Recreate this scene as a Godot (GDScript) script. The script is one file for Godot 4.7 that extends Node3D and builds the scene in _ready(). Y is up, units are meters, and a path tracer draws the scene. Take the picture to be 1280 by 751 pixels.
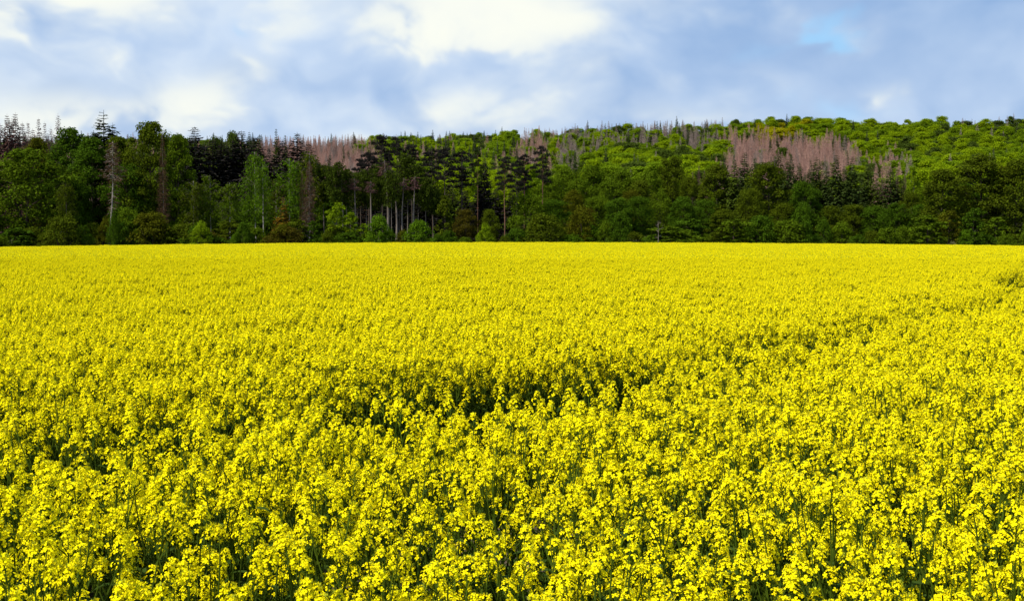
extends Node3D

# ---------------------------------------------------------------- camera constants
const F := 1450.0            # focal length in pixels of the 1280 x 751 photograph
const EYE := 2.18            # metres; the ripe crop stands about 1.3 m high
const PITCH := 0.0548        # looking slightly down
const FIELD_END := 160.0

# ---------------------------------------------------------------- mesh builder
class MB:
	var v := PackedVector3Array()
	var c := PackedColorArray()
	func tri(a: Vector3, b: Vector3, d: Vector3, col: Color) -> void:
		v.append(a); v.append(b); v.append(d)
		c.append(col); c.append(col); c.append(col)
	func quad(a: Vector3, b: Vector3, d: Vector3, e: Vector3, col: Color) -> void:
		tri(a, b, d, col); tri(a, d, e, col)
	func add(o: MB, t: Transform3D) -> void:
		v.append_array(t * o.v)
		c.append_array(o.c)
	# a leaf-like kite: from p along dir, width w across side
	func kite(p: Vector3, dir: Vector3, side: Vector3, l: float, w: float, bend: Vector3, col: Color) -> void:
		var m := p + dir * (l * 0.5) + bend * (l * 0.12)
		var tip := p + dir * l
		quad(p, m - side * w * 0.5, tip, m + side * w * 0.5, col)
	func tube(pts: Array, rad: Array, sides: int, col: Color, rng: RandomNumberGenerator = null, vary := 0.0) -> void:
		for i in pts.size() - 1:
			var a: Vector3 = pts[i]
			var b: Vector3 = pts[i + 1]
			var ax := (b - a).normalized()
			var s := ax.cross(Vector3(0.31, 0.2, 0.93)).normalized()
			var t := ax.cross(s).normalized()
			var ra: float = rad[i]
			var rb: float = rad[i + 1]
			for k in sides:
				var k0 := TAU * k / sides
				var k1 := TAU * (k + 1) / sides
				var d0 := s * cos(k0) + t * sin(k0)
				var d1 := s * cos(k1) + t * sin(k1)
				var cc := col
				if rng and vary > 0.0:
					var f := rng.randf_range(1.0 - vary, 1.0)
					cc = Color(col.r * f, col.g * f, col.b * f)
				quad(a + d0 * ra, a + d1 * ra, b + d1 * rb, b + d0 * rb, cc)
	func mesh() -> ArrayMesh:
		var arr := []
		arr.resize(Mesh.ARRAY_MAX)
		arr[Mesh.ARRAY_VERTEX] = v
		arr[Mesh.ARRAY_COLOR] = c
		var m := ArrayMesh.new()
		m.add_surface_from_arrays(Mesh.PRIMITIVE_TRIANGLES, arr)
		return m

# ---------------------------------------------------------------- small helpers
var names := {}
var mats := {}
var ground_noise := FastNoiseLite.new()
var crop_noise := FastNoiseLite.new()

func numbered(called: String) -> String:
	var n: int = names.get(called, -1) + 1
	names[called] = n
	return called if n == 0 else "%s_%03d" % [called, n]

func rngs(s: int) -> RandomNumberGenerator:
	var r := RandomNumberGenerator.new()
	r.seed = s * 7919 + 13
	return r

func unit(r: RandomNumberGenerator) -> Vector3:
	var z := r.randf_range(-1.0, 1.0)
	var a := r.randf() * TAU
	var q := sqrt(1.0 - z * z)
	return Vector3(q * cos(a), z, q * sin(a))

func lin(r: float, g: float, b: float) -> Color:
	return Color(r, g, b).linear_to_srgb()

func leaf_mat(key: String, r: float, g: float, b: float, back := 0.6) -> StandardMaterial3D:
	if not mats.has(key):
		var m := StandardMaterial3D.new()
		m.resource_name = key
		m.albedo_color = lin(r, g, b)
		m.vertex_color_use_as_albedo = true
		m.roughness = 0.9
		m.metallic_specular = 0.08
		m.cull_mode = BaseMaterial3D.CULL_DISABLED
		if back > 0.0:
			m.backlight_enabled = true
			m.backlight = Color(back, back, back).linear_to_srgb()
		mats[key] = m
	return mats[key]

func tagged(o: Node, label: String, category: String, group := "", kind := "") -> Node:
	if label: o.set_meta("label", label)
	if category: o.set_meta("category", category)
	if group: o.set_meta("group", group)
	if kind: o.set_meta("kind", kind)
	return o

func part(called: String, m: Mesh, mat: Material, parent: Node, t := Transform3D.IDENTITY) -> MeshInstance3D:
	var o := MeshInstance3D.new()
	o.name = called
	o.mesh = m
	o.material_override = mat
	o.transform = t
	parent.add_child(o, true)
	return o

# ---------------------------------------------------------------- the lie of the land
func height(x: float, d: float) -> float:
	var xx := clampf(absf(x), 0.0, 110.0) / 70.0
	var y := -(0.72 if x < 0.0 else 0.5) * xx * xx * smoothstep(30.0, 160.0, d)
	y += 0.1 * smoothstep(20.0, 150.0, d)
	if d > 200.0:
		var t := minf((d - 200.0) / 420.0, 1.08)
		var amp := lerpf(38.5, 47.0, smoothstep(-60.0, 130.0, x * 500.0 / maxf(d, 300.0)))
		y += amp * pow(t, 1.6) + ground_noise.get_noise_2d(x, d) * 2.5 * clampf((d - 200.0) / 120.0, 0.0, 1.0)
		if d > 700.0:
			y -= (d - 700.0) * 0.03
	return y

func ray(px: float, py: float) -> Vector3:
	return Vector3((px - 640.0) / F, (375.5 - py) / F, -1.0).rotated(Vector3.RIGHT, -PITCH)

# the point at distance d (along the ground) seen at that pixel
func seen(px: float, py: float, d: float) -> Vector3:
	var r := ray(px, py)
	return Vector3(0, EYE, 0) + r * (d / -r.z)

func to_pixel(p: Vector3) -> Vector2:
	var q := (p - Vector3(0, EYE, 0)).rotated(Vector3.RIGHT, PITCH)
	return Vector2(640.0 + F * q.x / -q.z, 375.5 - F * q.y / -q.z)

# ---------------------------------------------------------------- sky
func fbm(n: FastNoiseLite, p: Vector3) -> float:
	return n.get_noise_3dv(p)

var cloud_a := FastNoiseLite.new()
var cloud_b := FastNoiseLite.new()
var cloud_c := FastNoiseLite.new()
var cloud_w := FastNoiseLite.new()

func blob(u: float, w: float, cx: float, cy: float, rx: float, ry: float) -> float:
	var a := (u - cx) / rx
	var b := (w - cy) / ry
	return exp(-(a * a + b * b))

func sky_color(az: float, el: float) -> Color:
	# a broken deck of cumulus: broad banks, billows on them, ragged edges
	var dir := Vector3(cos(el) * sin(az), sin(el) * 1.55, -cos(el) * cos(az))
	var warp := cloud_w.get_noise_3dv(dir * 5.0)
	var q := dir + Vector3(warp, warp * 0.7, -warp) * 0.05
	var bank := cloud_b.get_noise_3dv(q * 2.4 + Vector3(7, 3, 1))
	var billow := -cloud_c.get_noise_3dv(q * 5.5)
	var fine := cloud_a.get_noise_3dv(q * 9.0 + Vector3(3, 1, 4))
	var white := 0.35 + bank * 0.42 + billow * 0.30 + fine * 0.34
	var open := -0.45 + cloud_b.get_noise_3dv(q * 4.2 + Vector3(-4, 9, 2)) * 1.3 + fine * 0.3
	var shade := 0.5 + 0.7 * cloud_b.get_noise_3dv(q * 3.0 + Vector3(2, 5, 8)) + 0.45 * fine + 0.2 * billow
	# the banks that stand over the field, given as degrees right of and above its middle
	var u := rad_to_deg(az) + warp * 1.8 + fine * 1.8
	var w := rad_to_deg(el) + billow * 1.1 + fine * 1.5
	if absf(u) < 60.0:
		white += 0.18 * blob(u, w, -17.0, 7.0, 15.0, 9.0)
		white += 0.85 * blob(u, w, -0.4, 10.4, 6.2, 3.4)
		white += 0.40 * blob(u, w, -5.5, 9.8, 2.2, 1.4)
		white += 0.62 * blob(u, w, -22.0, 11.2, 8.0, 2.2)
		white += 0.38 * blob(u, w, -14.4, 6.3, 1.8, 1.0)
		white += 0.40 * blob(u, w, -12.6, 7.4, 1.0, 1.0)
		white += 0.30 * blob(u, w, -20.0, 5.4, 6.5, 0.9)
		white += 0.18 * blob(u, w, -10.5, 9.5, 3.0, 2.0)
		white += 0.30 * blob(u, w, 8.5, 5.7, 4.5, 0.8)
		white += 0.32 * blob(u, w, 12.0, 7.0, 1.6, 0.9)
		white += 0.50 * blob(u, w, 17.9, 6.3, 0.8, 0.7)
		white -= 0.20 * blob(u, w, -21.0, 7.9, 5.0, 1.3)
		white -= 0.30 * blob(u, w, -2.0, 7.8, 2.8, 0.9)
		white -= 0.18 * blob(u, w, -8.0, 7.9, 1.8, 0.7)
		white -= 0.30 * blob(u, w, 17.0, 8.8, 13.0, 4.6)
		white -= 0.20 * blob(u, w, 5.2, 8.0, 3.0, 2.0)
		open += 0.95 * blob(u, w, 15.6, 9.9, 1.6, 0.8)
		open += 1.1 * blob(u, w, -12.3, 9.7, 1.3, 1.5)
		white -= 0.5 * blob(u, w, -12.3, 9.7, 1.3, 1.4)
		shade += 0.6 * blob(u, w, -15.0, 8.0, 15.0, 8.0) - 0.35 * blob(u, w, 17.0, 10.5, 9.0, 3.0)
	white = lerpf(smoothstep(0.0, 1.1, white), smoothstep(0.38, 0.72, white), 0.3)
	open = smoothstep(0.1, 0.9, open)
	var grey := Color(0.29, 0.455, 0.74).lerp(Color(0.60, 0.735, 0.93), clampf(shade, 0.0, 1.0))
	var col := grey.lerp(Color(0.97, 0.99, 0.90), white)
	col = col.lerp(Color(0.34, 0.66, 1.0), open * 0.8 * (1.0 - white * 0.6))
	return Color(col.r * 0.8, col.g * 0.8, col.b * 0.8)

func make_sky() -> ImageTexture:
	cloud_a.seed = 11; cloud_a.frequency = 1.0; cloud_a.fractal_octaves = 6; cloud_a.fractal_gain = 0.52
	cloud_b.seed = 5; cloud_b.frequency = 1.0; cloud_b.fractal_octaves = 4
	cloud_c.seed = 31; cloud_c.frequency = 1.0; cloud_c.fractal_octaves = 5; cloud_c.fractal_type = FastNoiseLite.FRACTAL_RIDGED
	cloud_w.seed = 23; cloud_w.frequency = 1.0; cloud_w.fractal_octaves = 4
	for n in [cloud_a, cloud_b, cloud_c, cloud_w]:
		n.noise_type = FastNoiseLite.TYPE_SIMPLEX_SMOOTH
	var w := 1024
	var h := 512
	var im := Image.create(w, h, false, Image.FORMAT_RGBF)
	for j in h:
		var el := (0.5 - (j + 0.5) / h) * PI
		for i in w:
			var az := ((i + 0.5) / w - 0.5) * TAU
			im.set_pixel(i, j, sky_color(az, maxf(el, 0.0)) if el > -0.03 else Color(0.35, 0.36, 0.2))
	im.resize(4096, 2048, Image.INTERPOLATE_CUBIC)
	for j in range(1024 - 240, 1034):
		var el := (0.5 - (j + 0.5) / 2048.0) * PI
		for i in range(2048 - 420, 2048 + 420):
			im.set_pixel(i, j, sky_color(((i + 0.5) / 4096.0 - 0.5) * TAU, maxf(el, 0.0)))
	# a panorama begins straight ahead: swap its halves
	var out := Image.create(4096, 2048, false, Image.FORMAT_RGBF)
	out.blit_rect(im, Rect2i(2048, 0, 2048, 2048), Vector2i(0, 0))
	out.blit_rect(im, Rect2i(0, 0, 2048, 2048), Vector2i(2048, 0))
	return ImageTexture.create_from_image(out)

# ================================================================ tree shapes
# each returns {"trunk": MB, "crown": MB, "h": height, "w": width}
const BARK := Color(0.8, 0.8, 0.8)
const TWIG := Color(0.2, 0.18, 0.16)

func leaf_tone(r: RandomNumberGenerator, lo := 0.5) -> Color:
	var f := r.randf_range(lo, 1.0)
	var g := r.randf_range(0.88, 1.0)
	return Color(f * g, f, f * r.randf_range(0.7, 1.0))

func leaf_cloud(b: MB, r: RandomNumberGenerator, at: Vector3, rad: float, flat: float, n: int, leaf: float, lo := 0.5) -> void:
	var tone := r.randf_range(0.72, 1.0)
	for i in n:
		var u := unit(r)
		if u.y < -0.35: u.y = -u.y
		var p := at + Vector3(u.x, u.y * flat, u.z) * rad * pow(r.randf(), 0.4) * r.randf_range(0.85, 1.2)
		var nrm := (u * 0.7 + unit(r) * 0.8 + Vector3.UP * 0.5).normalized()
		var dir := nrm.cross(unit(r)).normalized()
		var side := nrm.cross(dir)
		var s := leaf * r.randf_range(0.6, 1.35)
		var t := leaf_tone(r, lo)
		b.kite(p - dir * s * 0.5, dir, side, s * 1.3, s * 0.95, nrm, Color(t.r * tone, t.g * tone, t.b * tone))

func trunk_line(r: RandomNumberGenerator, h: float, lean: float, n := 7) -> Array:
	var pts := []
	var off := Vector3.ZERO
	for i in n + 1:
		pts.append(Vector3(off.x, h * i / n, off.z))
		off += Vector3(r.randf_range(-1, 1), 0, r.randf_range(-1, 1)) * lean * h / n
	return pts

func along(pts: Array, t: float) -> Vector3:
	var f := clampf(t, 0.0, 0.9999) * (pts.size() - 1)
	var i := int(f)
	return (pts[i] as Vector3).lerp(pts[i + 1], f - i)

func broadleaf(s: int, h: float, w: float, base: float, clumps: int, per: int, leaf: float, belly := 0.8, lo := 0.5, round_top := 0.5, clump := 0.14) -> Dictionary:
	var r := rngs(s)
	var tr := MB.new()
	var cr := MB.new()
	var pts := trunk_line(r, h * 0.92, 0.05)
	var rad := []
	for i in pts.size(): rad.append(h * 0.017 * (1.0 - 0.85 * i / (pts.size() - 1.0)))
	tr.tube(pts, rad, 7, BARK, r, 0.4)
	var squash := r.randf_range(0.85, 1.15)
	for i in clumps:
		var t := (i + 0.5) / clumps
		var env := pow(maxf(0.02, sin(PI * pow(t, belly))), round_top)
		var y := h * (base + (0.97 - base) * t)
		var a := i * 2.39996 + r.randf_range(-0.5, 0.5)
		var q := w * 0.5 * env * sqrt(r.randf_range(0.25, 1.0)) * r.randf_range(0.68, 1.26) * 0.86
		var cp := along(pts, y / (h * 0.92)) * Vector3(1, 0, 1) + Vector3(cos(a) * q * squash, y + r.randf_range(-0.06, 0.06) * h, sin(a) * q / squash)
		var cr_r := w * clump * r.randf_range(0.55, 1.5)
		cp.y = minf(cp.y, h - cr_r * 0.7)
		leaf_cloud(cr, r, cp, cr_r, 0.82, int(per * r.randf_range(0.7, 1.3)), leaf, lo)
		if i % 2 == 0 and q > w * 0.1:
			var st := along(pts, clampf((y - q * 0.7) / (h * 0.92), base * 0.6, 0.95))
			var mid := st.lerp(cp, 0.55) + Vector3(0, -0.05 * q, 0)
			tr.tube([st, mid, cp], [h * 0.006, h * 0.004, h * 0.0015], 4, BARK, r, 0.4)
	return {"trunk": tr, "crown": cr, "h": h, "w": w}

func spruce(s: int, h: float, w: float, base: float, sparse: float, dead: bool) -> Dictionary:
	var r := rngs(s)
	var tr := MB.new()
	var cr := MB.new()
	var pts := trunk_line(r, h, 0.012)
	var rad := []
	for i in pts.size(): rad.append(h * 0.0105 * (1.0 - 0.93 * i / (pts.size() - 1.0)))
	tr.tube(pts, rad, 6, BARK, r, 0.4)
	var y := h * base
	while y < h * 0.985:
		var t := y / h
		var tt := (t - base) / (1.0 - base)
		var l := w * 0.5 * pow(1.0 - tt, 0.72) * (0.75 + 0.25 * smoothstep(0.0, 0.15, tt)) + 0.12
		var n := 5 + int(3 * (1.0 - tt))
		var a0 := r.randf() * TAU
		for k in n:
			if r.randf() < sparse: continue
			var a := a0 + TAU * k / n + r.randf_range(-0.3, 0.3)
			var out := Vector3(cos(a), 0, sin(a))
			var ll := l * r.randf_range(0.62, 1.12)
			var drop := lerpf(0.45, -0.5, tt) * r.randf_range(0.7, 1.2)
			var p0 := along(pts, t)
			var p1 := p0 + out * ll * 0.55 + Vector3(0, -drop * ll * 0.42, 0)
			var p2 := p0 + out * ll + Vector3(0, -drop * ll * 0.55 + ll * 0.08, 0)
			var wood := cr if dead else tr
			wood.tube([p0, p1, p2], [0.035, 0.022, 0.008], 3, Color(0.75, 0.75, 0.75), r, 0.3)
			var steps := int(ceil(ll / (0.22 if dead else 0.15)))
			var tone := r.randf_range(0.65, 1.0)
			for j in steps:
				var f := (j + r.randf()) / steps
				if f < 0.12: continue
				var p := p0.lerp(p1, f / 0.55) if f < 0.55 else p1.lerp(p2, (f - 0.55) / 0.45)
				for sd: float in [-1.0, 1.0]:
					var across := Vector3(-out.z, 0, out.x) * sd
					var dir := (out * r.randf_range(0.35, 0.9) + across * r.randf_range(0.4, 1.0) + Vector3(0, r.randf_range(-0.75, 0.12), 0)).normalized()
					var side := (dir.cross(Vector3.UP) + unit(r) * 0.7).normalized()
					var len := (0.30 + 0.30 * (1.0 - f)) * r.randf_range(0.6, 1.3) * clampf(ll, 0.45, 1.3)
					if dead:
						if r.randf() < 0.25: continue
						cr.kite(p, dir, side, len * 1.2, 0.075 * r.randf_range(0.5, 1.4), Vector3.UP, Color(0.8, 0.8, 0.8) * tone)
					else:
						var c := leaf_tone(r, 0.5)
						cr.kite(p, dir, side, len * 1.1, len * 0.55, Vector3.UP * 0.6, Color(c.r * tone, c.g * tone, c.b * tone))
		y += (0.42 if not dead else 0.36) * r.randf_range(0.7, 1.3) * (1.0 - 0.35 * tt)
	return {"trunk": tr, "crown": cr, "h": h, "w": w}

func pine(s: int, h: float, w: float, base: float, clumps: int) -> Dictionary:
	var r := rngs(s)
	var tr := MB.new()
	var cr := MB.new()
	var pts := trunk_line(r, h * 0.95, 0.035)
	var rad := []
	for i in pts.size(): rad.append(h * 0.0105 * (1.0 - 0.75 * i / (pts.size() - 1.0)))
	tr.tube(pts, rad, 7, BARK, r, 0.4)
	for i in 9:   # dead snags below the crown
		var t := r.randf_range(base * 0.55, base)
		var a := r.randf() * TAU
		var p := along(pts, t)
		tr.tube([p, p + Vector3(cos(a), r.randf_range(-0.2, 0.2), sin(a)) * r.randf_range(0.4, 1.3)], [0.03, 0.01], 3, BARK, r, 0.3)
	for i in clumps:
		var t := (i + 0.6) / clumps
		var env := sqrt(maxf(0.05, sin(PI * pow(t, 0.62)))) 
		var y := h * (base + (0.96 - base) * t)
		var a := i * 2.39996 + r.randf_range(-0.6, 0.6)
		var q := w * 0.5 * env * r.randf_range(0.3, 0.95)
		var ax := along(pts, y / (h * 0.95)) * Vector3(1, 0, 1)
		var cp := ax + Vector3(cos(a) * q, y, sin(a) * q)
		var cr_r := w * 0.19 * r.randf_range(0.7, 1.3)
		var tone := r.randf_range(0.7, 1.0)
		for k in int(150 * r.randf_range(0.8, 1.2)):
			var u := unit(r)
			var p := cp + Vector3(u.x, absf(u.y) * 0.5 - 0.1, u.z) * cr_r * sqrt(r.randf())
			var dir := (u + Vector3.UP * 0.7 + unit(r) * 0.5).normalized()
			var side := dir.cross(unit(r)).normalized()
			var l := r.randf_range(0.25, 0.5)
			var c := leaf_tone(r, 0.5)
			cr.kite(p, dir, side, l, l * 0.4, side.cross(dir), Color(c.r * tone, c.g * tone, c.b * tone))
		var st := along(pts, clampf((y - q * 0.4) / (h * 0.95), base * 0.9, 0.97))
		tr.tube([st, st.lerp(cp, 0.6) + Vector3(0, q * 0.08, 0), cp], [h * 0.004, h * 0.003, h * 0.001], 4, BARK, r, 0.4)
	return {"trunk": tr, "crown": cr, "h": h, "w": w}

# birch and larch: a slender stem up to the tip, fine hanging sprays
func slender(s: int, h: float, w: float, base: float, step: float, leaf: float, hang: float) -> Dictionary:
	var r := rngs(s)
	var tr := MB.new()
	var cr := MB.new()
	var pts := trunk_line(r, h, 0.03)
	var rad := []
	for i in pts.size(): rad.append(h * 0.0082 * (1.0 - 0.88 * i / (pts.size() - 1.0)))
	tr.tube(pts, rad, 6, BARK, r, 0.55)
	var y := h * base
	while y < h * 0.98:
		var tt := (y / h - base) / (1.0 - base)
		var l := w * 0.5 * (0.25 + sqrt(maxf(0.0, sin(PI * (0.1 + 0.9 * tt)))) * 0.85) * r.randf_range(0.5, 1.15)
		var a := r.randf() * TAU
		var out := Vector3(cos(a), 0, sin(a))
		var p0 := along(pts, y / h)
		var p1 := p0 + out * l * 0.6 + Vector3(0, l * 0.4, 0)
		var p2 := p0 + out * l + Vector3(0, l * 0.35 - hang * l * 0.4, 0)
		tr.tube([p0, p1, p2], [h * 0.0022, h * 0.0015, 0.005], 3, TWIG, r, 0.4)
		var tone := r.randf_range(0.7, 1.0)
		var n := int(l * 17.0) + 5
		for k in n:
			var f := r.randf_range(0.15, 1.05)
			var p := (p0.lerp(p1, f / 0.6) if f < 0.6 else p1.lerp(p2, (f - 0.6) / 0.4)) + unit(r) * 0.34
			p.y -= r.randf() * hang * 0.75
			var dir := (unit(r) + Vector3.DOWN * hang).normalized()
			var side := dir.cross(unit(r)).normalized()
			var sz := leaf * r.randf_range(0.6, 1.4)
			var c := leaf_tone(r, 0.5)
			cr.kite(p, dir, side, sz * 1.3, sz * 0.85, side.cross(dir), Color(c.r * tone, c.g * tone, c.b * tone))
		y += step * r.randf_range(0.5, 1.5)
	return {"trunk": tr, "crown": cr, "h": h, "w": w}

# a bush of several stems, leafy to the ground
func bush(s: int, h: float, w: float, clumps: int, per: int, leaf: float) -> Dictionary:
	var r := rngs(s)
	var tr := MB.new()
	var cr := MB.new()
	for i in clumps:
		var t := (i + 0.5) / clumps
		var env := sqrt(maxf(0.0, 1.0 - t * t))
		var a := i * 2.39996 + r.randf_range(-0.6, 0.6)
		var q := w * 0.5 * env * sqrt(r.randf_range(0.2, 1.0)) * 0.88
		var cp := Vector3(cos(a) * q, h * (0.1 + 0.82 * t) + r.randf_range(-0.06, 0.06) * h, sin(a) * q)
		leaf_cloud(cr, r, cp, w * 0.17 * r.randf_range(0.6, 1.3), 0.8, int(per * r.randf_range(0.7, 1.3)), leaf)
		if i % 3 == 0:
			var g := Vector3(cos(a) * q * 0.2, 0, sin(a) * q * 0.2)
			tr.tube([g, g.lerp(cp, 0.6) + Vector3(0, h * 0.05, 0), cp], [h * 0.012, h * 0.008, h * 0.003], 4, BARK, r, 0.4)
	return {"trunk": tr, "crown": cr, "h": h, "w": w}

# the bleached stem by the oaks: long bare trunk, fine dead twigs only in its upper third
func bare_stem(s: int, h: float, w: float, base: float, lean: float) -> Dictionary:
	var r := rngs(s)
	var tr := MB.new()
	var cr := MB.new()
	var pts := []
	for i in 9:
		var t := i / 8.0
		pts.append(Vector3(lean * h * (t + 0.35 * t * t * sin(t * 5.0)), h * t, 0.01 * h * sin(t * 4.0)))
	var rad := []
	for i in 9: rad.append(h * 0.0095 * (1.0 - 0.85 * i / 8.0))
	tr.tube(pts, rad, 7, BARK, r, 0.35)
	var y := base * 0.55 if base < 0.8 else base
	while y < 0.99:
		var tt := (y - base) / (1.0 - base)
		var n := 1 if tt < 0.0 else 4
		for k in n:
			var a := r.randf() * TAU
			var out := Vector3(cos(a), r.randf_range(-0.5, 0.1), sin(a))
			var l := w * 0.5 * (0.5 if tt < 0.0 else pow(1.0 - tt * 0.85, 0.7)) * r.randf_range(0.5, 1.1)
			var p0 := along(pts, y)
			tr.tube([p0, p0 + out * l], [0.025, 0.008], 3, BARK, r, 0.3)
			for j in int(l * 11.0):
				var p := p0 + out * l * r.randf_range(0.2, 1.0)
				var dir := (out * 0.6 + unit(r) + Vector3.DOWN * 0.6).normalized()
				cr.kite(p, dir, dir.cross(unit(r)).normalized(), r.randf_range(0.3, 0.6), 0.07, Vector3.UP, Color(0.8, 0.8, 0.8) * r.randf_range(0.6, 1.1))
		y += 0.012
	return {"trunk": tr, "crown": cr, "h": h, "w": w}

# a leafless young tree: one thin stem that forks into a few bare twigs
func forked_sapling(s: int) -> Dictionary:
	var r := rngs(s)
	var tr := MB.new()
	var cr := MB.new()
	var pts := trunk_line(r, 4.0, 0.05, 5)
	tr.tube(pts, [0.075, 0.068, 0.06, 0.05, 0.04, 0.025], 6, BARK, r, 0.3)
	for i in 8:
		var p := along(pts, 0.45 + 0.065 * i)
		var a := i * 2.4 + r.randf()
		var out := Vector3(cos(a), r.randf_range(0.1, 0.9), sin(a)) * r.randf_range(0.5, 1.0)
		var tip := p + out + Vector3(0, -0.15, 0)
		cr.tube([p, p + out * 0.6, tip], [0.035, 0.026, 0.012], 4, BARK, r, 0.3)
		cr.tube([p + out * 0.6, p + out * 0.8 + Vector3(0.1, 0.25, -0.1)], [0.02, 0.008], 3, BARK, r, 0.3)
	return {"trunk": tr, "crown": cr, "h": 4.0, "w": 2.0}

# ---------------------------------------------------------------- tree stock
var stock := {}

func keep(key: String, d: Dictionary) -> void:
	if not stock.has(key): stock[key] = []
	stock[key].append({"trunk": (d.trunk as MB).mesh(), "crown": (d.crown as MB).mesh(), "h": d.h, "w": d.w})

func grow_stock() -> void:
	for i in 5: keep("broadleaf", broadleaf(100 + i, 12.0, 9.0, 0.12 + 0.03 * i, 80, 190, 0.215))
	for i in 4: keep("tall_broadleaf", broadleaf(120 + i, 16.0, 8.0, 0.14, 92, 190, 0.235, 0.9))
	for i in 5: keep("hill_broadleaf", broadleaf(140 + i, 16.0, 10.5, 0.25, 96, 120, 0.31, 0.72, 0.62, 0.62, 0.115))
	for i in 4: keep("spruce", spruce(160 + i, 18.0, 5.4, 0.06 + 0.03 * i, 0.05, false))
	for i in 2: keep("open_spruce", spruce(170 + i, 18.0, 6.0, 0.3, 0.35, false))
	for i in 4: keep("dead_spruce", spruce(180 + i, 17.0, 4.4, 0.1 + 0.04 * i, 0.08, true))
	for i in 5: keep("pine", pine(200 + i, 18.0, 5.6, 0.6 + 0.025 * i, 15))
	for i in 4: keep("birch", slender(220 + i, 14.0, 4.6, 0.33, 0.12, 0.22, 0.7))
	for i in 4: keep("larch", slender(240 + i, 15.0, 4.0, 0.56, 0.06, 0.24, 0.35))
	for i in 5: keep("bush", bush(260 + i, 4.0, 4.4, 44, 135, 0.145))
	for i in 3: keep("sapling", broadleaf(280 + i, 6.0, 3.4, 0.08, 44, 70, 0.19, 0.9))
	for i in 2: keep("small_conifer", spruce(290 + i, 7.0, 4.2, 0.1, 0.12, false))
	keep("bare_stem", bare_stem(300, 18.0, 4.6, 0.66, 0.075))
	for i in 2: keep("pole", bare_stem(305 + i, 15.0, 1.1, 0.84, 0.008))
	keep("bare_sapling", forked_sapling(310))
	keep("leaning_stem", bare_stem(301, 14.0, 4.2, 0.3, 0.12))

# tints: crown colour (linear base colour, some with light or shade put in), translucency
func tint(key: String) -> StandardMaterial3D:
	match key:
		"dark": return leaf_mat("shade_tinted_leaves", 0.105, 0.138, 0.008)  # front-wood leaves, cloud shade put into the colour
		"deep": return leaf_mat("shade_tinted_green_leaves", 0.08, 0.148, 0.009)  # greener front leaves, darkened in colour to stand for cloud shade
		"olive": return leaf_mat("olive_leaves", 0.12, 0.125, 0.008)
		"mid": return leaf_mat("mid_green_leaves", 0.122, 0.185, 0.009)
		"fresh": return leaf_mat("fresh_green_leaves", 0.12, 0.22, 0.01)
		"lime": return leaf_mat("sun_tinted_lime_leaves", 0.24, 0.34, 0.01, 0.8)  # young leaves, brightened in colour as if sunlit
		"hill_lime": return leaf_mat("hill_lime_leaves", 0.3, 0.4, 0.008, 0.8)
		"hill_green": return leaf_mat("hill_green_leaves", 0.2, 0.295, 0.01, 0.8)
		"hill_dark": return leaf_mat("hill_dark_leaves", 0.09, 0.13, 0.02, 0.6)
		"hill_yellow": return leaf_mat("hill_yellow_leaves", 0.42, 0.38, 0.008, 0.8)
		"brown": return leaf_mat("brown_leaves", 0.1, 0.082, 0.01)
		"black": return leaf_mat("shade_tinted_needles", 0.036, 0.032, 0.034, 0.0)  # dark needles with painted cloud shade in the tone
		"needle": return leaf_mat("green_needles", 0.035, 0.05, 0.012, 0.0)
		"blue_needle": return leaf_mat("bluish_needles", 0.06, 0.09, 0.022, 0.0)
		"green_needle": return leaf_mat("mid_green_needles", 0.095, 0.135, 0.018, 0.0)
		"larch": return leaf_mat("larch_needles", 0.065, 0.095, 0.01, 0.3)
		"orange": return leaf_mat("orange_needles", 0.2, 0.11, 0.012, 0.2)
		"pink": return leaf_mat("dead_pink_twigs", 0.64, 0.4, 0.335, 0.0)
		"grey": return leaf_mat("dead_grey_twigs", 0.44, 0.35, 0.31, 0.0)
		"purple": return leaf_mat("dead_purple_twigs", 0.17, 0.085, 0.09, 0.0)
		"pale_twig": return leaf_mat("pale_twigs", 0.22, 0.19, 0.17, 0.0)
		"rust": return leaf_mat("dead_rust_twigs", 0.125, 0.075, 0.045, 0.0)
	return leaf_mat("shade_tinted_leaves", 0.105, 0.138, 0.008)

func bark(key: String) -> StandardMaterial3D:
	match key:
		"white": return leaf_mat("birch_bark", 0.62, 0.60, 0.56, 0.0)
		"pale": return leaf_mat("pale_bark", 0.22, 0.19, 0.17, 0.0)
		"bleached": return leaf_mat("bleached_wood", 0.44, 0.39, 0.36, 0.0)
		"grey": return leaf_mat("grey_bark", 0.22, 0.19, 0.175, 0.0)
		"red": return leaf_mat("red_bark", 0.22, 0.12, 0.085, 0.0)
		"pink": return leaf_mat("pink_bark", 0.29, 0.205, 0.185, 0.0)
	return leaf_mat("brown_bark", 0.10, 0.08, 0.065, 0.0)

const CROWN_NAME := {"dead_spruce": "branches", "bare_stem": "branches", "leaning_stem": "branches", "pole": "branches", "bare_sapling": "branches"}

func plant_tree(called: String, kind: String, v: int, at: Vector3, h: float, w: float, turn: float, tn: String, bk: String) -> Node3D:
	var p: Dictionary = stock[kind][v % stock[kind].size()]
	var o := Node3D.new()
	o.name = numbered(called)
	add_child(o)
	o.position = at
	o.rotation.y = turn
	var sc: Transform3D = Transform3D.IDENTITY.scaled(Vector3(w / p.w, h / p.h, w / p.w))
	part("stems" if kind == "bush" else "trunk", p.trunk, bark(bk), o, sc)
	part("foliage" if kind == "bush" else CROWN_NAME.get(kind, "crown"), p.crown, tint(tn), o, sc)
	return o

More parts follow.
